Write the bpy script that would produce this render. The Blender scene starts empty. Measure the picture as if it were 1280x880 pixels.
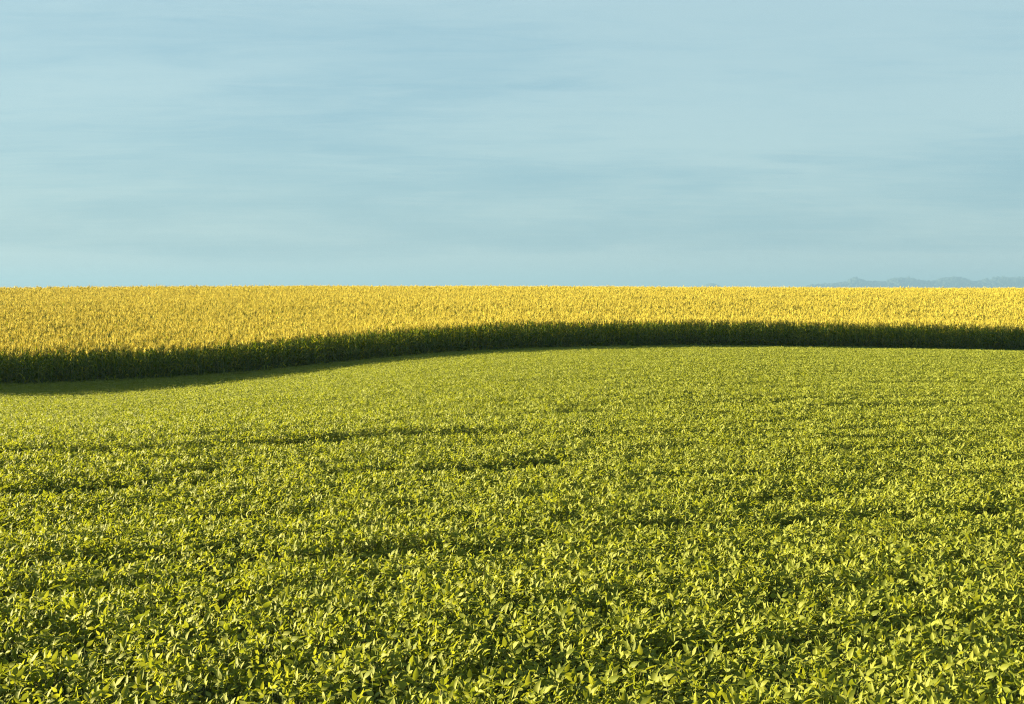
import bpy, math, random
import numpy as np
from mathutils import Vector

random.seed(7)
rng = np.random.default_rng(11)
R = math.radians
sc = bpy.context.scene
COL = sc.collection

# ------------------------------------------------------------------ camera
F = 1778.0                # focal length in pixels of the 1280 px wide photo
EYE = 365.0               # row of the eye level in the photo
cam_d = bpy.data.cameras.new('camera')
cam = bpy.data.objects.new('camera', cam_d)
COL.objects.link(cam)
cam_d.sensor_width = 36.0
cam_d.lens = 36.0 * F / 1280.0
cam_d.clip_start = 0.1
cam_d.clip_end = 60000.0
PITCH = math.atan((440.0 - EYE) / F)
cam.location = (0, 0, 0)
cam.rotation_euler = (R(90) - PITCH, 0, 0)
sc.camera = cam

# ------------------------------------------------------------------ light
SUN_EL = R(8.4)
sh = Vector((1.0, -0.19, 0)).normalized()           # the way shadows fall
S = Vector((-sh.x * math.cos(SUN_EL), -sh.y * math.cos(SUN_EL), math.sin(SUN_EL)))
sun_d = bpy.data.lights.new('sun', 'SUN')
sun_d.energy = 5.0
sun_d.angle = R(0.5)
sun_d.color = (1.0, 0.84, 0.46)
sun = bpy.data.objects.new('sun', sun_d)
COL.objects.link(sun)
sun.rotation_euler = S.to_track_quat('Z', 'Y').to_euler()

sc.view_settings.view_transform = 'Standard'
sc.view_settings.look = 'None'
sc.view_settings.exposure = 2.95
sc.view_settings.gamma = 1.0
sc.cycles.max_bounces = 8
sc.cycles.diffuse_bounces = 5
sc.cycles.glossy_bounces = 2
sc.cycles.transmission_bounces = 3
sc.cycles.transparent_max_bounces = 4
sc.cycles.volume_bounces = 0
sc.cycles.use_denoising = True
sc.cycles.denoising_prefilter = 'NONE'
sc.cycles.filter_width = 1.1


def N(nt, typ, **kw):
    n = nt.nodes.new(typ)
    for k, v in kw.items():
        setattr(n, k, v)
    return n


def build_world():
    w = bpy.data.worlds.new('World')
    sc.world = w
    w.use_nodes = True
    nt = w.node_tree
    nt.nodes.clear()
    L = nt.links.new
    out = N(nt, 'ShaderNodeOutputWorld')
    bg = N(nt, 'ShaderNodeBackground')
    bg.inputs['Strength'].default_value = 0.05
    sky = N(nt, 'ShaderNodeTexSky', sky_type='NISHITA')
    sky.sun_disc = False
    sky.sun_elevation = SUN_EL
    sky.sun_rotation = math.atan2(S.x, S.y)
    sky.air_density = 1.0
    sky.dust_density = 0.6
    sky.ozone_density = 1.0
    # thin high cloud, laid out on a level sheet far above the field
    tc = N(nt, 'ShaderNodeTexCoord')
    sep = N(nt, 'ShaderNodeSeparateXYZ')
    L(tc.outputs['Generated'], sep.inputs[0])
    add = N(nt, 'ShaderNodeMath', operation='ADD')
    mx = N(nt, 'ShaderNodeMath', operation='MAXIMUM')
    L(sep.outputs['Z'], mx.inputs[0]); mx.inputs[1].default_value = 0.0
    L(mx.outputs[0], add.inputs[0]); add.inputs[1].default_value = 0.07
    dx = N(nt, 'ShaderNodeMath', operation='DIVIDE')
    dy = N(nt, 'ShaderNodeMath', operation='DIVIDE')
    L(sep.outputs['X'], dx.inputs[0]); L(add.outputs[0], dx.inputs[1])
    L(sep.outputs['Y'], dy.inputs[0]); L(add.outputs[0], dy.inputs[1])
    cmb = N(nt, 'ShaderNodeCombineXYZ')
    L(dx.outputs[0], cmb.inputs['X']); L(dy.outputs[0], cmb.inputs['Y'])

    def noise(scale, detail, rough, dist, off, sxy, rz=0.0):
        mp = N(nt, 'ShaderNodeMapping')
        mp.inputs['Location'].default_value = off
        mp.inputs['Rotation'].default_value = (0, 0, rz)
        mp.inputs['Scale'].default_value = (sxy[0], sxy[1], 1)
        L(cmb.outputs[0], mp.inputs['Vector'])
        n = N(nt, 'ShaderNodeTexNoise')
        n.inputs['Scale'].default_value = scale
        n.inputs['Detail'].default_value = detail
        n.inputs['Roughness'].default_value = rough
        n.inputs['Distortion'].default_value = dist
        L(mp.outputs[0], n.inputs['Vector'])
        return n.outputs['Fac']

    big = noise(0.42, 4, 0.55, 0.5, (3.1, 1.7, 0), (1.0, 1.1), 0.12)
    fine = noise(3.2, 9, 0.66, 0.9, (0.3, 5.2, 0), (0.7, 1.9), 0.16)
    m1 = N(nt, 'ShaderNodeMath', operation='MULTIPLY_ADD')
    L(fine, m1.inputs[0]); m1.inputs[1].default_value = 0.40; L(big, m1.inputs[2])
    # the sheet thickens overhead, and a pale bank lies along the horizon
    hi = N(nt, 'ShaderNodeMath', operation='MULTIPLY_ADD')
    L(mx.outputs[0], hi.inputs[0]); hi.inputs[1].default_value = 1.15; L(m1.outputs[0], hi.inputs[2])
    lowb = N(nt, 'ShaderNodeMapRange')
    lowb.interpolation_type = 'SMOOTHSTEP'
    L(mx.outputs[0], lowb.inputs['Value'])
    lowb.inputs['From Min'].default_value = 0.0; lowb.inputs['From Max'].default_value = 0.036
    lowb.inputs['To Min'].default_value = 0.8; lowb.inputs['To Max'].default_value = 0.0
    hi2 = N(nt, 'ShaderNodeMath', operation='ADD')
    L(hi.outputs[0], hi2.inputs[0]); L(lowb.outputs['Result'], hi2.inputs[1])
    mr = N(nt, 'ShaderNodeMapRange')
    mr.interpolation_type = 'SMOOTHSTEP'
    L(hi2.outputs[0], mr.inputs['Value'])
    mr.inputs['From Min'].default_value = 0.58
    mr.inputs['From Max'].default_value = 1.02
    mr.inputs['To Min'].default_value = 0.0
    mr.inputs['To Max'].default_value = 1.0
    veil = N(nt, 'ShaderNodeMix', data_type='RGBA')
    L(mr.outputs['Result'], veil.inputs['Factor'])
    veil.inputs['A'].default_value = (0.68, 1.24, 1.55, 1)
    veil.inputs['B'].default_value = (1.08, 1.58, 1.76, 1)
    mix = N(nt, 'ShaderNodeMix', data_type='RGBA')
    mix.inputs['Factor'].default_value = 0.90
    L(sky.outputs[0], mix.inputs['A'])
    L(veil.outputs['Result'], mix.inputs['B'])
    L(mix.outputs['Result'], bg.inputs['Color'])
    L(bg.outputs[0], out.inputs['Surface'])


build_world()


# ------------------------------------------------------------------ materials
def leaf_material(name, c_dark, c_mid, c_light, trans, rough=0.5, spec=0.3, tcol=None, back=None):
    m = bpy.data.materials.new(name)
    m.use_nodes = True
    nt = m.node_tree
    nt.nodes.clear()
    L = nt.links.new
    out = N(nt, 'ShaderNodeOutputMaterial')
    geo = N(nt, 'ShaderNodeNewGeometry')
    oi = N(nt, 'ShaderNodeObjectInfo')
    a = N(nt, 'ShaderNodeMath', operation='MULTIPLY')
    L(oi.outputs['Random'], a.inputs[0]); a.inputs[1].default_value = 7.31
    b = N(nt, 'ShaderNodeMath', operation='ADD')
    L(a.outputs[0], b.inputs[0]); L(geo.outputs['Random Per Island'], b.inputs[1])
    fr = N(nt, 'ShaderNodeMath', operation='FRACT')
    L(b.outputs[0], fr.inputs[0])
    ramp = N(nt, 'ShaderNodeValToRGB')
    e = ramp.color_ramp.elements
    e[0].position = 0.0; e[0].color = (*c_dark, 1)
    e[1].position = 1.0; e[1].color = (*c_light, 1)
    k = e.new(0.5); k.color = (*c_mid, 1)
    L(fr.outputs[0], ramp.inputs[0])
    # veins and blotches of the leaf itself
    tc = N(nt, 'ShaderNodeTexCoord')
    nz = N(nt, 'ShaderNodeTexNoise')
    nz.inputs['Scale'].default_value = 28.0
    nz.inputs['Detail'].default_value = 2.0
    L(tc.outputs['Object'], nz.inputs['Vector'])
    mr = N(nt, 'ShaderNodeMapRange')
    L(nz.outputs['Fac'], mr.inputs['Value'])
    mr.inputs['From Min'].default_value = 0.3; mr.inputs['From Max'].default_value = 0.7
    mr.inputs['To Min'].default_value = 0.82; mr.inputs['To Max'].default_value = 1.18
    vm = N(nt, 'ShaderNodeVectorMath', operation='SCALE')
    L(ramp.outputs[0], vm.inputs[0]); L(mr.outputs[0], vm.inputs['Scale'])
    p = N(nt, 'ShaderNodeBsdfPrincipled')
    p.inputs['Roughness'].default_value = rough
    p.inputs['Specular IOR Level'].default_value = spec
    L(vm.outputs[0], p.inputs['Base Color'])
    tr = N(nt, 'ShaderNodeBsdfTranslucent')
    hs = N(nt, 'ShaderNodeMix', data_type='RGBA', blend_type='MULTIPLY')
    hs.inputs['Factor'].default_value = 1.0
    L(vm.outputs[0], hs.inputs['A'])
    hs.inputs['B'].default_value = (*(tcol or (1.2, 1.15, 0.5)), 1)
    L(hs.outputs['Result'], tr.inputs['Color'])
    ms = N(nt, 'ShaderNodeMixShader')
    ms.inputs[0].default_value = trans
    L(p.outputs[0], ms.inputs[1]); L(tr.outputs[0], ms.inputs[2])
    L(ms.outputs[0], out.inputs['Surface'])
    return m


M_BEAN = leaf_material('bean leaf', (0.122, 0.152, 0.016), (0.170, 0.194, 0.022), (0.216, 0.232, 0.036), 0.43, 0.60, 0.17)
M_BEANSTEM = leaf_material('bean stem', (0.07, 0.10, 0.03), (0.09, 0.12, 0.03), (0.13, 0.12, 0.04), 0.0, 0.7, 0.2)
M_CORNLEAF = leaf_material('corn leaf', (0.045, 0.086, 0.004), (0.088, 0.142, 0.007), (0.230, 0.250, 0.022), 0.48, 0.65, 0.10, (1.6, 1.25, 0.4))
M_CORNSTALK = leaf_material('corn stalk', (0.05, 0.09, 0.02), (0.07, 0.11, 0.025), (0.11, 0.12, 0.04), 0.0, 0.55, 0.3)
M_TASSEL = leaf_material('corn tassel', (0.42, 0.365, 0.066), (0.50, 0.46, 0.085), (0.56, 0.525, 0.115), 0.45, 0.7, 0.15, (1.15, 1.02, 0.7))
M_EAR = leaf_material('corn husk', (0.10, 0.13, 0.03), (0.13, 0.15, 0.04), (0.17, 0.16, 0.05), 0.1, 0.6, 0.2)


def soil_material():
    m = bpy.data.materials.new('soil')
    m.use_nodes = True
    nt = m.node_tree
    L = nt.links.new
    p = nt.nodes['Principled BSDF']
    p.inputs['Roughness'].default_value = 0.95
    tc = N(nt, 'ShaderNodeTexCoord')
    n = N(nt, 'ShaderNodeTexNoise')
    n.inputs['Scale'].default_value = 6.0
    n.inputs['Detail'].default_value = 6.0
    L(tc.outputs['Object'], n.inputs['Vector'])
    n2 = N(nt, 'ShaderNodeTexNoise')
    n2.inputs['Scale'].default_value = 0.02
    n2.inputs['Detail'].default_value = 4.0
    L(tc.outputs['Object'], n2.inputs['Vector'])
    r = N(nt, 'ShaderNodeValToRGB')
    e = r.color_ramp.elements
    e[0].position = 0.35; e[0].color = (0.030, 0.024, 0.014, 1)
    e[1].position = 0.70; e[1].color = (0.070, 0.055, 0.032, 1)
    L(n.outputs['Fac'], r.inputs[0])
    g = N(nt, 'ShaderNodeValToRGB')
    e = g.color_ramp.elements
    e[0].position = 0.40; e[0].color = (0.05, 0.075, 0.02, 1)
    e[1].position = 0.62; e[1].color = (0.11, 0.11, 0.035, 1)
    L(n2.outputs['Fac'], g.inputs[0])
    mx = N(nt, 'ShaderNodeMix', data_type='RGBA')
    mx.inputs['Factor'].default_value = 0.45
    L(r.outputs[0], mx.inputs['A']); L(g.outputs[0], mx.inputs['B'])
    L(mx.outputs['Result'], p.inputs['Base Color'])
    bp = N(nt, 'ShaderNodeBump')
    bp.inputs['Strength'].default_value = 0.6
    L(n.outputs['Fac'], bp.inputs['Height'])
    L(bp.outputs[0], p.inputs['Normal'])
    return m


def wood_material(name, a, b, scale):
    m = bpy.data.materials.new(name)
    m.use_nodes = True
    nt = m.node_tree
    L = nt.links.new
    p = nt.nodes['Principled BSDF']
    p.inputs['Roughness'].default_value = 0.9
    tc = N(nt, 'ShaderNodeTexCoord')
    n = N(nt, 'ShaderNodeTexNoise')
    n.inputs['Scale'].default_value = scale
    n.inputs['Detail'].default_value = 5.0
    L(tc.outputs['Object'], n.inputs['Vector'])
    r = N(nt, 'ShaderNodeValToRGB')
    e = r.color_ramp.elements
    e[0].position = 0.35; e[0].color = (*a, 1)
    e[1].position = 0.65; e[1].color = (*b, 1)
    L(n.outputs['Fac'], r.inputs[0])
    L(r.outputs[0], p.inputs['Base Color'])
    return m


M_SOIL = soil_material()
M_WOOD = wood_material('far wood', (0.010, 0.026, 0.024), (0.018, 0.040, 0.034), 0.05)
M_HILL = wood_material('far hill', (0.025, 0.05, 0.03), (0.045, 0.07, 0.04), 0.004)

# ------------------------------------------------------------------ terrain
BEAN_H = 0.70
CORN_H = 2.95
ctrl = []


def cp(u, d, z):
    ctrl.append(((u - 640.0) / F * d, d, z))


bean_tab = {
    0:    [(9, 2.60), (20, 2.95), (34, 3.31), (42, 3.92), (60, 4.90), (72, 5.58), (80, 5.84), (90, 5.76)],
    160:  [(9, 2.60), (20, 2.94), (34, 3.25), (42, 3.75), (60, 4.65), (75, 5.62), (85, 5.94), (95, 5.74)],
    320:  [(9, 2.60), (20, 2.92), (34, 3.16), (42, 3.60), (60, 4.30), (80, 5.25), (91, 5.60), (100, 5.42)],
    480:  [(9, 2.60), (20, 2.90), (34, 3.07), (42, 3.36), (60, 3.85), (80, 4.45), (98, 4.82), (106, 4.77)],
    640:  [(9, 2.60), (20, 2.87), (34, 3.03), (45, 3.22), (60, 3.46), (80, 3.88), (103, 4.32), (112, 4.40)],
    960:  [(9, 2.60), (20, 2.88), (40, 3.12), (60, 3.42), (80, 3.75), (105, 4.20), (120, 4.52)],
    1280: [(9, 2.60), (20, 2.90), (40, 3.15), (60, 3.50), (80, 3.82), (102, 4.28), (122, 5.0)],
}
for u, rows in bean_tab.items():
    for d, z in rows:
        cp(u, d, -z - BEAN_H)
corn_tab = {
    0:    [(120, -2.55), (160, -1.20), (200, -0.10), (238, 0.97), (300, 0.3), (420, -4)],
    320:  [(130, -2.30), (165, -1.00), (200, -0.10), (240, 0.95), (300, 0.3), (420, -4)],
    640:  [(145, -1.35), (190, -0.15), (236, 0.88), (300, 0.2), (420, -4)],
    960:  [(150, -1.75), (190, -0.45), (242, 0.72), (300, 0.1), (420, -4)],
    1280: [(150, -2.10), (190, -0.70), (246, 0.62), (300, 0.0), (420, -4)],
}
for u, rows in corn_tab.items():
    for d, z in rows:
        cp(u, d, z - CORN_H)
for x, y, z in [(0, 0, -2.75), (-12, 0, -2.8), (12, 0, -2.8), (0, -40, -2.6), (-40, -20, -3.2), (40, -20, -3.0),
                (-60, 30, -5.0), (60, 30, -3.9), (-75, 60, -6.6), (90, 80, -5.2), (100, 130, -6.0),
                (-70, 100, -5.6), (-110, 160, -4.0), (120, 190, -3.6), (-150, 240, -1.9), (160, 250, -2.2)]:
    ctrl.append((x, y, z))
CP = np.array(ctrl, float)


def tps_fit(P, z, lam=0.004):
    n = len(P)
    d2 = ((P[:, None, :] - P[None, :, :]) ** 2).sum(-1)
    K = 0.5 * d2 * np.log(d2 + 1e-9)
    Q = np.hstack([np.ones((n, 1)), P])
    A = np.zeros((n + 3, n + 3))
    A[:n, :n] = K + lam * np.eye(n)
    A[:n, n:] = Q
    A[n:, :n] = Q.T
    b = np.zeros(n + 3)
    b[:n] = z
    return np.linalg.solve(A, b)


TS = 50.0
W = tps_fit(CP[:, :2] / TS, CP[:, 2])


def smooth(a, b, t):
    s = np.clip((t - a) / (b - a), 0, 1)
    return s * s * (3 - 2 * s)


def ground_z(x, y):
    x = np.asarray(x, float); y = np.asarray(y, float)
    sh_ = x.shape
    x = x.ravel(); y = y.ravel()
    out = np.empty(len(x))
    CH = 40000
    for i in range(0, len(x), CH):
        px = np.stack([x[i:i + CH], y[i:i + CH]], 1) / TS
        d2 = ((px[:, None, :] - CP[None, :, :2] / TS) ** 2).sum(-1)
        k = 0.5 * d2 * np.log(d2 + 1e-9)
        out[i:i + CH] = k @ W[:len(CP)] + W[len(CP)] + px @ W[len(CP) + 1:]
    out = np.clip(out, -9.0, 0.5)
    f = smooth(330, 520, np.hypot(x, y - 60))
    out = out * (1 - f) + (-9.0) * f
    return out.reshape(sh_)


# the line where the corn begins, as y(x)
EX = np.array([-400, -120, -90, -60, -42, -32.4, -25.9, -18.0, -9.4, 0.0, 10.6, 21.6, 32.4, 43.9, 70, 120, 400])
EY = np.array([-120, 30, 51, 71, 83, 90, 95, 100, 105.5, 112, 117, 120, 121.6, 122.5, 124, 127, 145])
gx = np.arange(-400, 401, 0.25)
gy = np.interp(gx, EX, EY)
ker = np.exp(-0.5 * (np.arange(-24, 25) / 9.0) ** 2); ker /= ker.sum()
gy = np.convolve(np.pad(gy, 24, mode='edge'), ker, 'valid')


def edge_y(x):
    # a sown edge is never a ruled line
    return np.interp(x, gx, gy) + 0.25 * np.sin(x * 0.9 + 1.3) + 0.15 * np.sin(x * 2.3)


def vnoise(x, y, seed):
    """smooth value noise"""
    r = np.random.default_rng(seed)
    T = r.random((256, 256))
    xi = np.floor(x).astype(int); yi = np.floor(y).astype(int)
    fx = x - xi; fy = y - yi
    fx = fx * fx * (3 - 2 * fx); fy = fy * fy * (3 - 2 * fy)
    g = lambda a, b: T[a % 256, b % 256]
    return (g(xi, yi) * (1 - fx) + g(xi + 1, yi) * fx) * (1 - fy) + (g(xi, yi + 1) * (1 - fx) + g(xi + 1, yi + 1) * fx) * fy


def tag(o, label=None, cat=None, group=None, kind=None):
    if label: o['label'] = label
    if cat: o['category'] = cat
    if group: o['group'] = group
    if kind: o['kind'] = kind
    return o


def link_mesh(name, verts, faces, mats, parent=None, midx=None, smooth_=True):
    me = bpy.data.meshes.new(name)
    me.from_pydata(verts, [], faces)
    for m in (mats if isinstance(mats, (list, tuple)) else [mats]):
        me.materials.append(m)
    if midx is not None:
        me.polygons.foreach_set('material_index', midx)
    if smooth_:
        me.polygons.foreach_set('use_smooth', [True] * len(me.polygons))
    me.update()
    o = bpy.data.objects.new(name, me)
    COL.objects.link(o)
    if parent: o.parent = parent
    return o


def axis(lo, hi, inner_lo, inner_hi, step):
    a = list(np.arange(inner_lo, inner_hi + step, step))
    s = step
    while a[-1] < hi:
        s *= 1.25; a.append(min(hi, a[-1] + s))
    s = step
    while a[0] > lo:
        s *= 1.25; a.insert(0, max(lo, a[0] - s))
    return np.array(a)


def build_ground():
    xs = axis(-19600, 19600, -150, 150, 2.0)
    ys = axis(-19600, 19600, -30, 340, 2.0)
    X, Y = np.meshgrid(xs, ys)
    Z = ground_z(X, Y)
    V = np.stack([X.ravel(), Y.ravel(), Z.ravel()], 1)
    nx, ny = len(xs), len(ys)
    faces = []
    for j in range(ny - 1):
        for i in range(nx - 1):
            a = j * nx + i
            faces.append((a, a + 1, a + nx + 1, a + nx))
    o = link_mesh('ground', V.tolist(), faces, M_SOIL)
    tag(o, 'brown farm soil under the crops, rolling gently to the horizon', 'ground', kind='structure')


build_ground()


# ------------------------------------------------------------------ plant shapes
class MB:
    def __init__(s):
        s.v = []; s.f = []; s.m = []

    def add(s, v, f, m=0):
        b = len(s.v)
        s.v += [tuple(p) for p in v]
        s.f += [tuple(i + b for i in q) for q in f]
        s.m += [m] * len(f)

    def tube(s, pts, rad, n=4, m=0):
        pts = [Vector(p) for p in pts]
        v = []; f = []
        for i, p in enumerate(pts):
            d = (pts[min(i + 1, len(pts) - 1)] - pts[max(i - 1, 0)]).normalized()
            a = d.orthogonal().normalized(); b = d.cross(a)
            r = rad[i] if isinstance(rad, (list, tuple)) else rad
            for k in range(n):
                t = 2 * math.pi * k / n
                v.append(p + (a * math.cos(t) + b * math.sin(t)) * r)
        for i in range(len(pts) - 1):
            for k in range(n):
                k2 = (k + 1) % n
                f.append((i * n + k, i * n + k2, (i + 1) * n + k2, (i + 1) * n + k))
        s.add(v, f, m)

    def blade(s, base, fwd, up, length, width, prof, curl, fold, m=0, twist=0.0):
        """a leaf blade: stations along a curling midrib, two halves folded up in a shallow V"""
        p = Vector(base); d = Vector(fwd).normalized()
        u = Vector(up); u = (u - d * u.dot(d)).normalized()
        n = len(prof)
        seg = length / (n - 1)
        v = []; f = []; idx = []
        for i, w in enumerate(prof):
            side = d.cross(u).normalized()
            if w <= 1e-4:
                idx.append((len(v),)); v.append(p.copy())
            else:
                h = width * 0.5 * w
                cf, sf = math.cos(fold), math.sin(fold)
                idx.append((len(v), len(v) + 1, len(v) + 2))
                v += [p - side * h * cf + u * h * sf, p.copy(), p + side * h * cf + u * h * sf]
            if i < n - 1:
                c = curl[i] if isinstance(curl, (list, tuple)) else curl
                q = d * math.cos(c) - u * math.sin(c)
                u = u * math.cos(c) + d * math.sin(c)
                d = q.normalized()
                if twist:
                    sd = d.cross(u)
                    u = (u * math.cos(twist) + sd * math.sin(twist)).normalized()
                p = p + d * seg
        for i in range(n - 1):
            a, b = idx[i], idx[i + 1]
            if len(a) == 1 and len(b) == 3:
                f += [(a[0], b[1], b[0]), (a[0], b[2], b[1])]
            elif len(a) == 3 and len(b) == 3:
                f += [(a[0], a[1], b[1], b[0]), (a[1], a[2], b[2], b[1])]
            elif len(a) == 3 and len(b) == 1:
                f += [(a[0], a[1], b[0]), (a[1], a[2], b[0])]
        s.add(v, f, m)

    def data(s, name, mats):
        me = bpy.data.meshes.new(name)
        me.from_pydata(s.v, [], s.f)
        for m in mats: me.materials.append(m)
        me.polygons.foreach_set('material_index', s.m)
        me.polygons.foreach_set('use_smooth', [True] * len(me.polygons))
        me.update()
        return me


def join(name, parts, mats):
    j = MB()
    for i, p in enumerate(parts):
        j.add(p.v, p.f, i)
    return j.data(name, mats)


LEAFLET = [0.0, 0.80, 1.0, 0.80, 0.42, 0.0]


def bean_plant(rd):
    """a soybean plant: stem, petioles and leaves of three leaflets"""
    st = MB(); fo = MB()
    top = rd.uniform(0.50, 0.60)
    lean = Vector((rd.uniform(-.05, .05), rd.uniform(-.05, .05), 0))
    st.tube([(0, 0, -0.03), lean * 0.5 + Vector((0, 0, top * 0.5)), lean + Vector((0, 0, top))], [0.006, 0.005, 0.003], 4)
    nleaf = rd.randint(23, 27)
    for i in range(nleaf):
        t = (i + 0.5) / nleaf
        low = t < 0.3
        a = i * 2.4 + rd.uniform(-.5, .5)
        rad = Vector((math.cos(a), math.sin(a), 0))
        z0 = top * (0.25 + 0.7 * t)
        r1 = rd.uniform(0.04, 0.24) * (1.25 - 0.5 * t)
        z1 = rd.uniform(0.32, 0.48) if low else rd.uniform(0.53, 0.71)
        p0 = lean * (z0 / top) + Vector((0, 0, z0))
        p1 = rad * r1 + Vector((0, 0, z1))
        pm = (p0 + p1) * 0.5 + Vector((0, 0, -0.03)) + rad * 0.03
        st.tube([p0, pm, p1], [0.0028, 0.0022, 0.0016], 3)
        size = rd.uniform(0.052, 0.088) * (1.0 if t < 0.8 else 0.8)
        # soybean leaves turn their faces to the low sun and hold their tips up
        face = Vector((-0.72, -0.34, 0.42)) * (0.6 if low else 1.0)
        face += Vector((rd.gauss(0, .62), rd.gauss(0, .62), rd.gauss(0, .42)))
        face = face.normalized()
        fw = Vector((0, 0, 1)) - face * face.z
        if fw.length < 0.15: fw = rad - face * rad.dot(face)
        fw = fw.normalized()
        head = rd.gauss(0, 0.75)
        for k, off in enumerate((0.0, 1.2, -1.2)):
            nrm = (face + Vector((rd.gauss(0, .3), rd.gauss(0, .3), rd.gauss(0, .3)))).normalized()
            f = fw - nrm * fw.dot(nrm)
            f = f.normalized()
            an = head + off + rd.uniform(-.3, .3)
            sd = nrm.cross(f)
            f = f * math.cos(an) + sd * math.sin(an)
            base = p1 + (f * 0.02 if k == 0 else Vector((0, 0, 0)))
            L = size * (1.12 if k == 0 else 0.95) * rd.uniform(.85, 1.1)
            fo.blade(base, f, nrm, L, L * rd.uniform(0.34, 0.52), LEAFLET,
                     rd.uniform(-0.06, 0.26), rd.uniform(0.05, 0.5), 0)
    return st, fo


CORNLEAF = [0.55, 0.85, 1.0, 1.0, 0.92, 0.78, 0.55, 0.3, 0.0]


def corn_plant(rd):
    sk = MB(); fo = MB(); ta = MB(); ea = MB()
    H = rd.uniform(2.05, 2.25)
    lx, ly = rd.gauss(0, .03), rd.gauss(0, .03)
    P = lambda z: Vector((lx * (z / H) ** 1.5, ly * (z / H) ** 1.5, z))
    sk.tube([P(0) - Vector((0, 0, .05)), P(H * .3), P(H * .6), P(H * .85), P(H)], [0.015, 0.013, 0.011, 0.007, 0.005], 5)
    plane = rd.uniform(0, math.pi)
    nl = 13
    for i in range(nl):
        t = i / (nl - 1)
        z = H * (0.12 + 0.84 * t)
        a = plane + math.pi * (i % 2) + rd.gauss(0, 0.45)
        el = R(40 + 38 * t + rd.uniform(-10, 10))
        Lf = (0.50 + 0.42 * math.sin(math.pi * min(1, t * 1.02 + 0.08))) * rd.uniform(.85, 1.1)
        if t > 0.85: Lf *= 0.75
        wd = rd.uniform(.07, .095) * (0.8 if t > .85 or t < .1 else 1)
        f = Vector((math.cos(a) * math.cos(el), math.sin(a) * math.cos(el), math.sin(el)))
        up = Vector((-math.cos(a) * math.sin(el), -math.sin(a) * math.sin(el), math.cos(el)))
        c0 = rd.uniform(.10, .34) * (1.15 - 0.5 * t)
        curl = [c0 * 0.4, c0 * 0.6, c0 * 0.9, c0 * 1.2, c0 * 1.4, c0 * 1.4, c0 * 1.1, c0]
        fo.blade(P(z), f, up, Lf, wd, CORNLEAF, curl, 0.35, 0, twist=rd.uniform(-.12, .12))
    # tassel: one upright spike and a spray of side branches
    b = P(H)
    sp = rd.uniform(.40, .52)
    tip = b + Vector((rd.gauss(0, .02), rd.gauss(0, .02), sp))
    ta.tube([b, b.lerp(tip, .45), b.lerp(tip, .8), tip], [0.007, 0.014, 0.012, 0.004], 4)
    nb = rd.randint(9, 13)
    for i in range(nb):
        a = i * 2.4 + rd.uniform(-.5, .5)
        z = b + Vector((0, 0, 0.03 + 0.13 * i / nb))
        el = R(rd.uniform(50, 82))
        Lb = rd.uniform(.20, .30)
        d = Vector((math.cos(a) * math.cos(el), math.sin(a) * math.cos(el), math.sin(el)))
        m1 = z + d * Lb * .5
        e = m1 + (d + Vector((0, 0, -rd.uniform(.0, .5)))).normalized() * Lb * .5
        ta.tube([z, m1, e], [0.007, 0.0125, 0.005], 3)
    # ear half way up
    a = plane + rd.choice((0, math.pi))
    z = P(H * 0.46)
    d = Vector((math.cos(a) * .45, math.sin(a) * .45, 1)).normalized()
    ea.tube([z, z + d * .06, z + d * .15, z + d * .22, z + d * .25], [0.014, 0.028, 0.028, 0.016, 0.004], 6)
    return sk, fo, ta, ea


rd = random.Random(21)
beans = [bean_plant(rd) for _ in range(10)]
corns = [corn_plant(rd) for _ in range(8)]
bean_parts = [(b[0].data('bean_stem', [M_BEANSTEM]), b[1].data('bean_foliage', [M_BEAN])) for b in beans]
corn_parts = [(c[0].data('corn_stalk', [M_CORNSTALK]), c[1].data('corn_foliage', [M_CORNLEAF]),
               c[2].data('corn_tassel', [M_TASSEL]), c[3].data('corn_ear', [M_EAR])) for c in corns]


def library(name, meshes):
    c = bpy.data.collections.new(name)
    for i, me in enumerate(meshes):
        o = bpy.data.objects.new('%s_%02d' % (name, i), me)
        c.objects.link(o)
    return c


lib_bean = library('bean_shapes', [join('bean', b, [M_BEANSTEM, M_BEAN]) for b in beans])
lib_corn = library('corn_shapes', [join('corn', c, [M_CORNSTALK, M_CORNLEAF, M_TASSEL, M_EAR]) for c in corns])


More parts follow.
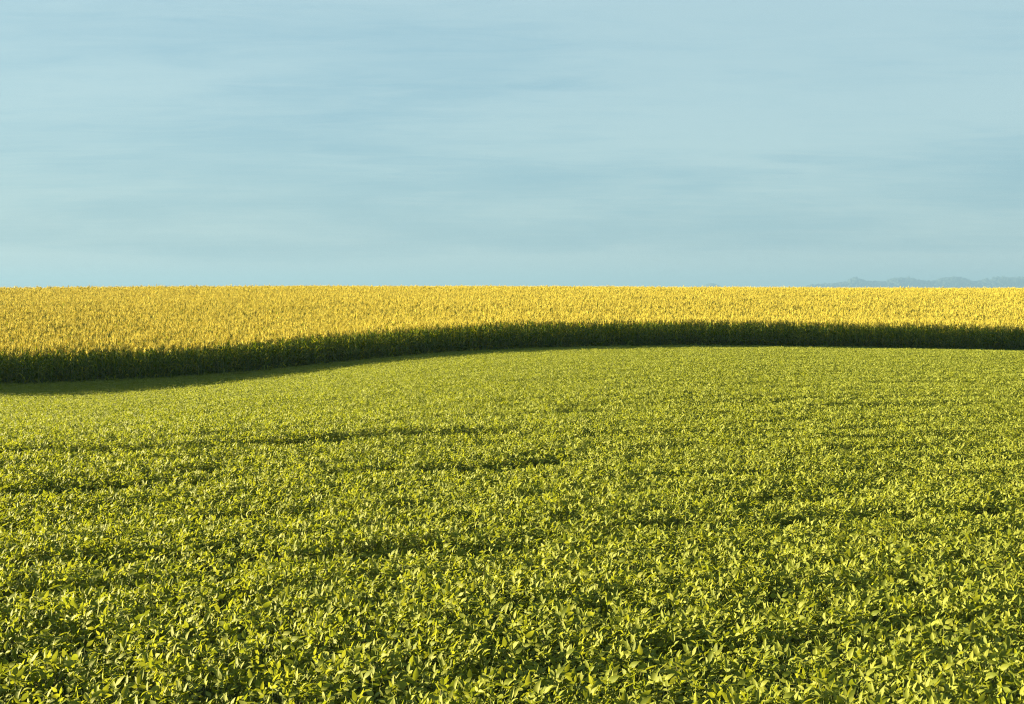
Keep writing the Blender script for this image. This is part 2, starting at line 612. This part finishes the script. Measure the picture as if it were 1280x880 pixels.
def scatter(name, pts, rot, scl, idx, lib, label, cat, group):
    me = bpy.data.meshes.new(name)
    me.vertices.add(len(pts))
    me.vertices.foreach_set('co', np.asarray(pts, np.float32).ravel())
    for nm, typ, arr in (('turn', 'FLOAT_VECTOR', rot), ('size', 'FLOAT_VECTOR', scl)):
        a = me.attributes.new(nm, typ, 'POINT')
        a.data.foreach_set('vector', np.asarray(arr, np.float32).ravel())
    a = me.attributes.new('pick', 'INT', 'POINT')
    a.data.foreach_set('value', np.asarray(idx, np.int32))
    me.update()
    o = bpy.data.objects.new(name, me)
    COL.objects.link(o)
    ng = bpy.data.node_groups.new(name + '_scatter', 'GeometryNodeTree')
    ng.interface.new_socket('Geometry', in_out='INPUT', socket_type='NodeSocketGeometry')
    ng.interface.new_socket('Geometry', in_out='OUTPUT', socket_type='NodeSocketGeometry')
    L = ng.links.new
    gi = ng.nodes.new('NodeGroupInput'); go = ng.nodes.new('NodeGroupOutput')
    ip = ng.nodes.new('GeometryNodeInstanceOnPoints')
    ci = ng.nodes.new('GeometryNodeCollectionInfo')
    ci.inputs['Collection'].default_value = lib
    ci.inputs['Separate Children'].default_value = True
    ci.inputs['Reset Children'].default_value = True

    def attr(nm, dt):
        n = ng.nodes.new('GeometryNodeInputNamedAttribute')
        n.data_type = dt
        n.inputs['Name'].default_value = nm
        return n.outputs[0]
    ip.inputs['Pick Instance'].default_value = True
    er = ng.nodes.new('FunctionNodeEulerToRotation')
    L(attr('turn', 'FLOAT_VECTOR'), er.inputs[0])
    L(gi.outputs[0], ip.inputs['Points'])
    L(ci.outputs[0], ip.inputs['Instance'])
    L(attr('pick', 'INT'), ip.inputs['Instance Index'])
    L(er.outputs[0], ip.inputs['Rotation'])
    L(attr('size', 'FLOAT_VECTOR'), ip.inputs['Scale'])
    L(ip.outputs[0], go.inputs[0])
    md = o.modifiers.new('scatter', 'NODES')
    md.node_group = ng
    tag(o, label, cat, group, 'stuff')
    return o


def in_frame(x, y, z, margin=0.0):
    cp_, sp_ = math.cos(PITCH), math.sin(PITCH)
    dep = y * cp_ - z * sp_
    up = y * sp_ + z * cp_
    u = 640 + F * x / dep
    v = 440 - F * up / dep
    return (u > -margin) & (u < 1280 + margin) & (v > -margin) & (v < 880 + margin), dep


# ------------------------------------------------------------------ soybeans
ROW = 0.42
STEP = 0.138


def bean_points():
    # rows run with the curve of the corn edge
    xs, ys = [], []
    kmax = int(260 / ROW)
    for k in range(1, kmax):
        off = k * ROW + 0.25
        x = np.arange(-110, 110, STEP) + rng.uniform(0, STEP)
        x = x + rng.normal(0, 0.05, len(x))
        y = edge_y(x) * 0.9 + 0.1 * 108 - off
        y = y + rng.normal(0, 0.055, len(x))
        keep = (y > 3.5) & (np.abs(x) < 0.47 * y + 6) & (y < edge_y(x) - 0.35)
        xs.append(x[keep]); ys.append(y[keep])
    x = np.concatenate(xs); y = np.concatenate(ys)
    # strips next to the edge the bent rows do not reach
    return x, y


bx, by = bean_points()
# fill the wedge between the last row and the edge
ex = rng.uniform(-110, 110, 90000); eo = rng.uniform(0.4, 22, 90000)
ey = edge_y(ex) - eo
lim = edge_y(ex) * 0.9 + 0.1 * 108 - ROW - 0.25
kp = (ey > lim) & (ey > 3.5) & (np.abs(ex) < 0.47 * ey + 6)
frac = 1 / (ROW * STEP) / (90000 / (220 * 21.6))
kp &= rng.random(90000) < frac
bx = np.concatenate([bx, ex[kp]]); by = np.concatenate([by, ey[kp]])
bz = ground_z(bx, by)
# long low strips and patches where the crop stands thinner or shorter
along = bx * 0.98 + by * 0.10
across = by - edge_y(bx) * 0.9
s1 = vnoise(along / 2.8, across / 0.75, 3)
s2 = vnoise(along / 3.2, across / 0.8, 4)
s3 = vnoise(bx / 16.0, by / 14.0, 5)
hgt = 0.95 + 0.16 * (s3 - .5) + 0.12 * (s2 - .5) + rng.normal(0, .04, len(bx))
hgt -= 0.22 * smooth(0.76, 0.95, s1) * (0.4 + 0.6 * smooth(9, 24, by)) * (1 - 0.6 * smooth(36, 60, by))
hgt += 0.035 * smooth(-4, 8, bx) * np.sin(6.283 * across / 2.3 + 3 * s3)          # passes of the drill
# thin strips where the drill missed: (column, row, half length, half width in m)
for u_, v_, hl, hw in [(365, 546, 1.6, .55), (520, 541, 2.6, .55), (165, 602, 1.5, .42), (40, 612, 1.3, .40), (590, 584, 1.2, .38),
                       (460, 690, .55, .26), (595, 690, .50, .24), (300, 556, 1.6, .5), (930, 655, 1.3, .25), (1210, 640, 1.5, .28),
                       (960, 712, .7, .2), (1150, 505, 2.6, .35), (230, 705, .9, .25), 
                       (80, 560, 1.6, .5), (1060, 545, 2.2, .45), (700, 760, .5, .2), (330, 640, 1.0, .28), (1010, 590, 1.6, .35)]:
    d_ = 20.0
    for _ in range(30):
        x_ = (u_ - 640) / F * d_
        zc = -(float(ground_z(np.array([x_]), np.array([d_]))[0]) + BEAN_H)
        d_ = 0.6 * d_ + 0.4 * F * zc / (v_ - EYE)
    x_ = (u_ - 640) / F * d_
    qx = bx - x_; qy = (by - d_) - 0.12 * qx + 0.3 * hw * np.sin(qx * 1.7 / hl + u_)
    g_ = np.exp(-(qx / hl) ** 4) * np.exp(-(qy / hw) ** 2)
    hgt -= (0.36 if u_ < 660 else 0.18) * g_
wid = rng.uniform(.88, 1.12, len(bx))
n = len(bx)
brot = np.stack([rng.normal(0, .07, n), rng.normal(0, .07, n), rng.normal(0, .45, n)], 1)
bscl = np.stack([wid, wid, hgt], 1)
bidx = rng.integers(0, len(beans), n)
print('bean plants', n)
inf, dep = in_frame(bx, by, bz + 0.6)
order = np.argsort(np.where(inf, dep, 1e9))[:300]
mask = np.ones(n, bool); mask[order] = False
P3 = np.stack([bx, by, bz], 1)
scatter('soybean_plants', P3[mask], brot[mask], bscl[mask], bidx[mask], lib_bean,
        'yellow green soybean crop carpeting the field up to the tall corn', 'soybeans', None)
for q, i in enumerate(order):
    e = bpy.data.objects.new('soybean_plant', None)
    COL.objects.link(e)
    e.empty_display_size = 0.1
    e.location = P3[i]; e.rotation_euler = brot[i]; e.scale = bscl[i]
    tag(e, 'knee high soybean plant with pointed yellow green leaves in the nearest rows of the field', 'soybean plant',
        'soybean plants in the nearest rows')
    st, fo = bean_parts[bidx[i]]
    for nm, me in (('stem', st), ('foliage', fo)):
        o = bpy.data.objects.new(nm, me); COL.objects.link(o); o.parent = e

# ------------------------------------------------------------------ corn
CROW = 0.76
CSTEP = 0.20
cx, cy, ck = [], [], []
for k in range(0, 230):
    x = np.arange(-160, 160, CSTEP) + rng.uniform(0, CSTEP)
    x = x + rng.normal(0, 0.03, len(x))
    y = edge_y(x) + k * CROW + rng.normal(0, .04, len(x))
    keep = (y < 288) & (y > 40) & (np.abs(x) < 0.42 * y + 8)
    keep &= rng.random(len(x)) < (0.85 if k < 4 else 0.93)
    cx.append(x[keep]); cy.append(y[keep]); ck.append(np.full(keep.sum(), k))
cx = np.concatenate(cx); cy = np.concatenate(cy); ck = np.concatenate(ck)
cz = ground_z(cx, cy)
n = len(cx)
print('corn plants', n)
ch = 1.11 + 0.07 * (vnoise(cx / 5, cy / 5, 9) - .5) + rng.normal(0, .06, n)
cw = rng.uniform(.9, 1.12, n)
crot = np.stack([rng.normal(0, .025, n), rng.normal(0, .025, n), rng.uniform(0, 6.283, n)], 1)
cscl = np.stack([cw, cw, ch], 1)
cidx = rng.integers(0, len(corns), n)
inf, dep = in_frame(cx, cy, cz + 1.5)
order = np.argsort(np.where(inf & (ck == 0), dep, 1e9))[:300]
mask = np.ones(n, bool); mask[order] = False
P3 = np.stack([cx, cy, cz], 1)
scatter('corn_plants', P3[mask], crot[mask], cscl[mask], cidx[mask], lib_corn,
        'field of ripening corn with golden tassels running up to the horizon', 'corn', None)
for i in order:
    e = bpy.data.objects.new('corn_plant', None)
    COL.objects.link(e)
    e.empty_display_size = 0.1
    e.location = P3[i]; e.rotation_euler = crot[i]; e.scale = cscl[i]
    tag(e, 'tall shaded corn plant with golden tassel in the front row beside the soybeans', 'corn plant',
        'corn plants in the front row')
    for nm, me in zip(('stalk', 'foliage', 'tassel', 'ear'), corn_parts[cidx[i]]):
        o = bpy.data.objects.new(nm, me); COL.objects.link(o); o.parent = e

# ------------------------------------------------------------------ far hills and wood
FAR = 15000.0
KF = FAR / 6000.0
prof_u = [985, 1004, 1014, 1030, 1044, 1057, 1062, 1066, 1073, 1083, 1106, 1112, 1119, 1129, 1135, 1148, 1165, 1175, 1191, 1204, 1217,
          1230, 1247, 1280, 1320, 1360, 1420, 1500, 1600]
prof_v = [361, 358.5, 355.5, 354.5, 353.6, 351.6, 346.5, 345, 347.5, 351, 351.6, 347.7, 345.7, 347, 345.7, 350, 351, 347, 345, 347, 352,
          348, 345, 345.7, 348, 346, 350, 348, 352]


def build_hills():
    # a long low rise under the wood and one lone hump to its left
    xs = np.arange(1400, 9200, 55.0)
    ys = np.arange(FAR - 100, FAR + 2600, 85.0)
    X, Y = np.meshgrid(xs, ys)
    u = 640 + F * X / Y
    top = (EYE - np.interp(u, prof_u, prof_v)) / F * FAR
    ridge = np.exp(-((Y - FAR - 600) / 420.0) ** 2)
    Z = -9.5 + (np.maximum(top - 40, 2) + 9.5) * 0.9 * ridge * smooth(950, 1020, u)
    hump = np.exp(-((Y - FAR - 1500) / 450.0) ** 2) * np.exp(-((u - 888) / 17.0) ** 2) * 112
    hump += np.exp(-((Y - FAR - 1300) / 500.0) ** 2) * np.exp(-((u - 960) / 45.0) ** 2) * 58
    Z = np.maximum(Z, -9.5 + hump)
    Z += (vnoise(X / 60, Y / 60, 31) - .5) * 3 * (Z > -8)
    Z[0, :] = Z[-1, :] = -9.6; Z[:, 0] = Z[:, -1] = -9.6
    nx, ny = len(xs), len(ys)
    f = [(j * nx + i, j * nx + i + 1, (j + 1) * nx + i + 1, (j + 1) * nx + i) for j in range(ny - 1) for i in range(nx - 1)]
    o = link_mesh('hills', np.stack([X.ravel(), Y.ravel(), Z.ravel()], 1).tolist(), f, M_HILL)
    tag(o, 'low blue hills far beyond the corn', 'hills', kind='structure')
    return xs, ys, Z


hx, hy, hz = build_hills()


def hill_z(x, y):
    i = np.clip(np.searchsorted(hx, x) - 1, 0, len(hx) - 2)
    j = np.clip(np.searchsorted(hy, y) - 1, 0, len(hy) - 2)
    return hz[j, i]


def build_wood():
    r = random.Random(5)
    ico_v, ico_f = None, None
    import bmesh
    bm = bmesh.new()
    bmesh.ops.create_icosphere(bm, subdivisions=2, radius=1)
    bm.verts.ensure_lookup_table()
    ico_v = np.array([v.co[:] for v in bm.verts])
    ico_f = [tuple(v.index for v in f.verts) for f in bm.faces]
    bm.free()
    V = []; Fc = []
    for _ in range(2800):
        u = r.uniform(1000, 1600)
        y = FAR + r.uniform(150, 1050)
        x = (u - 640) / F * FAR
        top = (EYE - np.interp(640 + F * x / y, prof_u, prof_v)) / F * y
        g = float(hill_z(x, y))
        h = r.uniform(22, 40)
        if abs(y - FAR - 600) < 320: h = max(h, min(top - g, 60) * r.uniform(.8, 1.0))
        if g + h > top: h = top - g
        if h < 4: continue
        w = r.uniform(16, 30)
        for _k in range(3):
            c = np.array([x + r.uniform(-.5, .5) * w, y + r.uniform(-.5, .5) * w, g + h * r.uniform(.55, .78)])
            s = np.array([w * r.uniform(.5, .8), w * r.uniform(.5, .8), h * r.uniform(.22, .36)])
            ph = [r.uniform(0, 6) for _ in range(3)]
            d = 1 + .22 * np.sin(ico_v[:, 0] * 5 + ph[0]) * np.sin(ico_v[:, 1] * 5 + ph[1]) + .18 * np.sin(ico_v[:, 2] * 7 + ph[2])
            b = len(V)
            V += (ico_v * s * d[:, None] + c).tolist()
            Fc += [tuple(q + b for q in f) for f in ico_f]
        # trunk
        t = MB(); t.tube([(x, y, g - 1), (x, y, g + h * .6)], [.6, .4], 4)
        b = len(V)
        V += [list(p) for p in t.v]; Fc += [tuple(q + b for q in f) for f in t.f]
    o = link_mesh('distant_wood', V, Fc, M_WOOD)
    tag(o, 'hazy blue line of trees on the far ridge at the right of the horizon', 'wood', kind='stuff')


build_wood()


def build_haze():
    import bmesh
    bm = bmesh.new()
    bmesh.ops.create_cube(bm, size=1.0)
    me = bpy.data.meshes.new('haze')
    bm.to_mesh(me); bm.free()
    o = bpy.data.objects.new('haze', me)
    COL.objects.link(o)
    o.scale = (39400, 39400, 200)
    o.location = (0, 0, -10.7 + 100)
    m = bpy.data.materials.new('haze')
    m.use_nodes = True
    nt = m.node_tree
    nt.nodes.clear()
    out = N(nt, 'ShaderNodeOutputMaterial')
    v = N(nt, 'ShaderNodeVolumePrincipled')
    v.inputs['Color'].default_value = (0.132, 0.236, 0.41, 1)
    v.inputs['Density'].default_value = 0.00011
    v.inputs['Anisotropy'].default_value = 0.1
    nt.links.new(v.outputs[0], out.inputs['Volume'])
    me.materials.append(m)
    tag(o, 'thin blue haze lying over the fields and fading the far hills', 'haze', kind='stuff')


HAZE = True
if HAZE: build_haze()
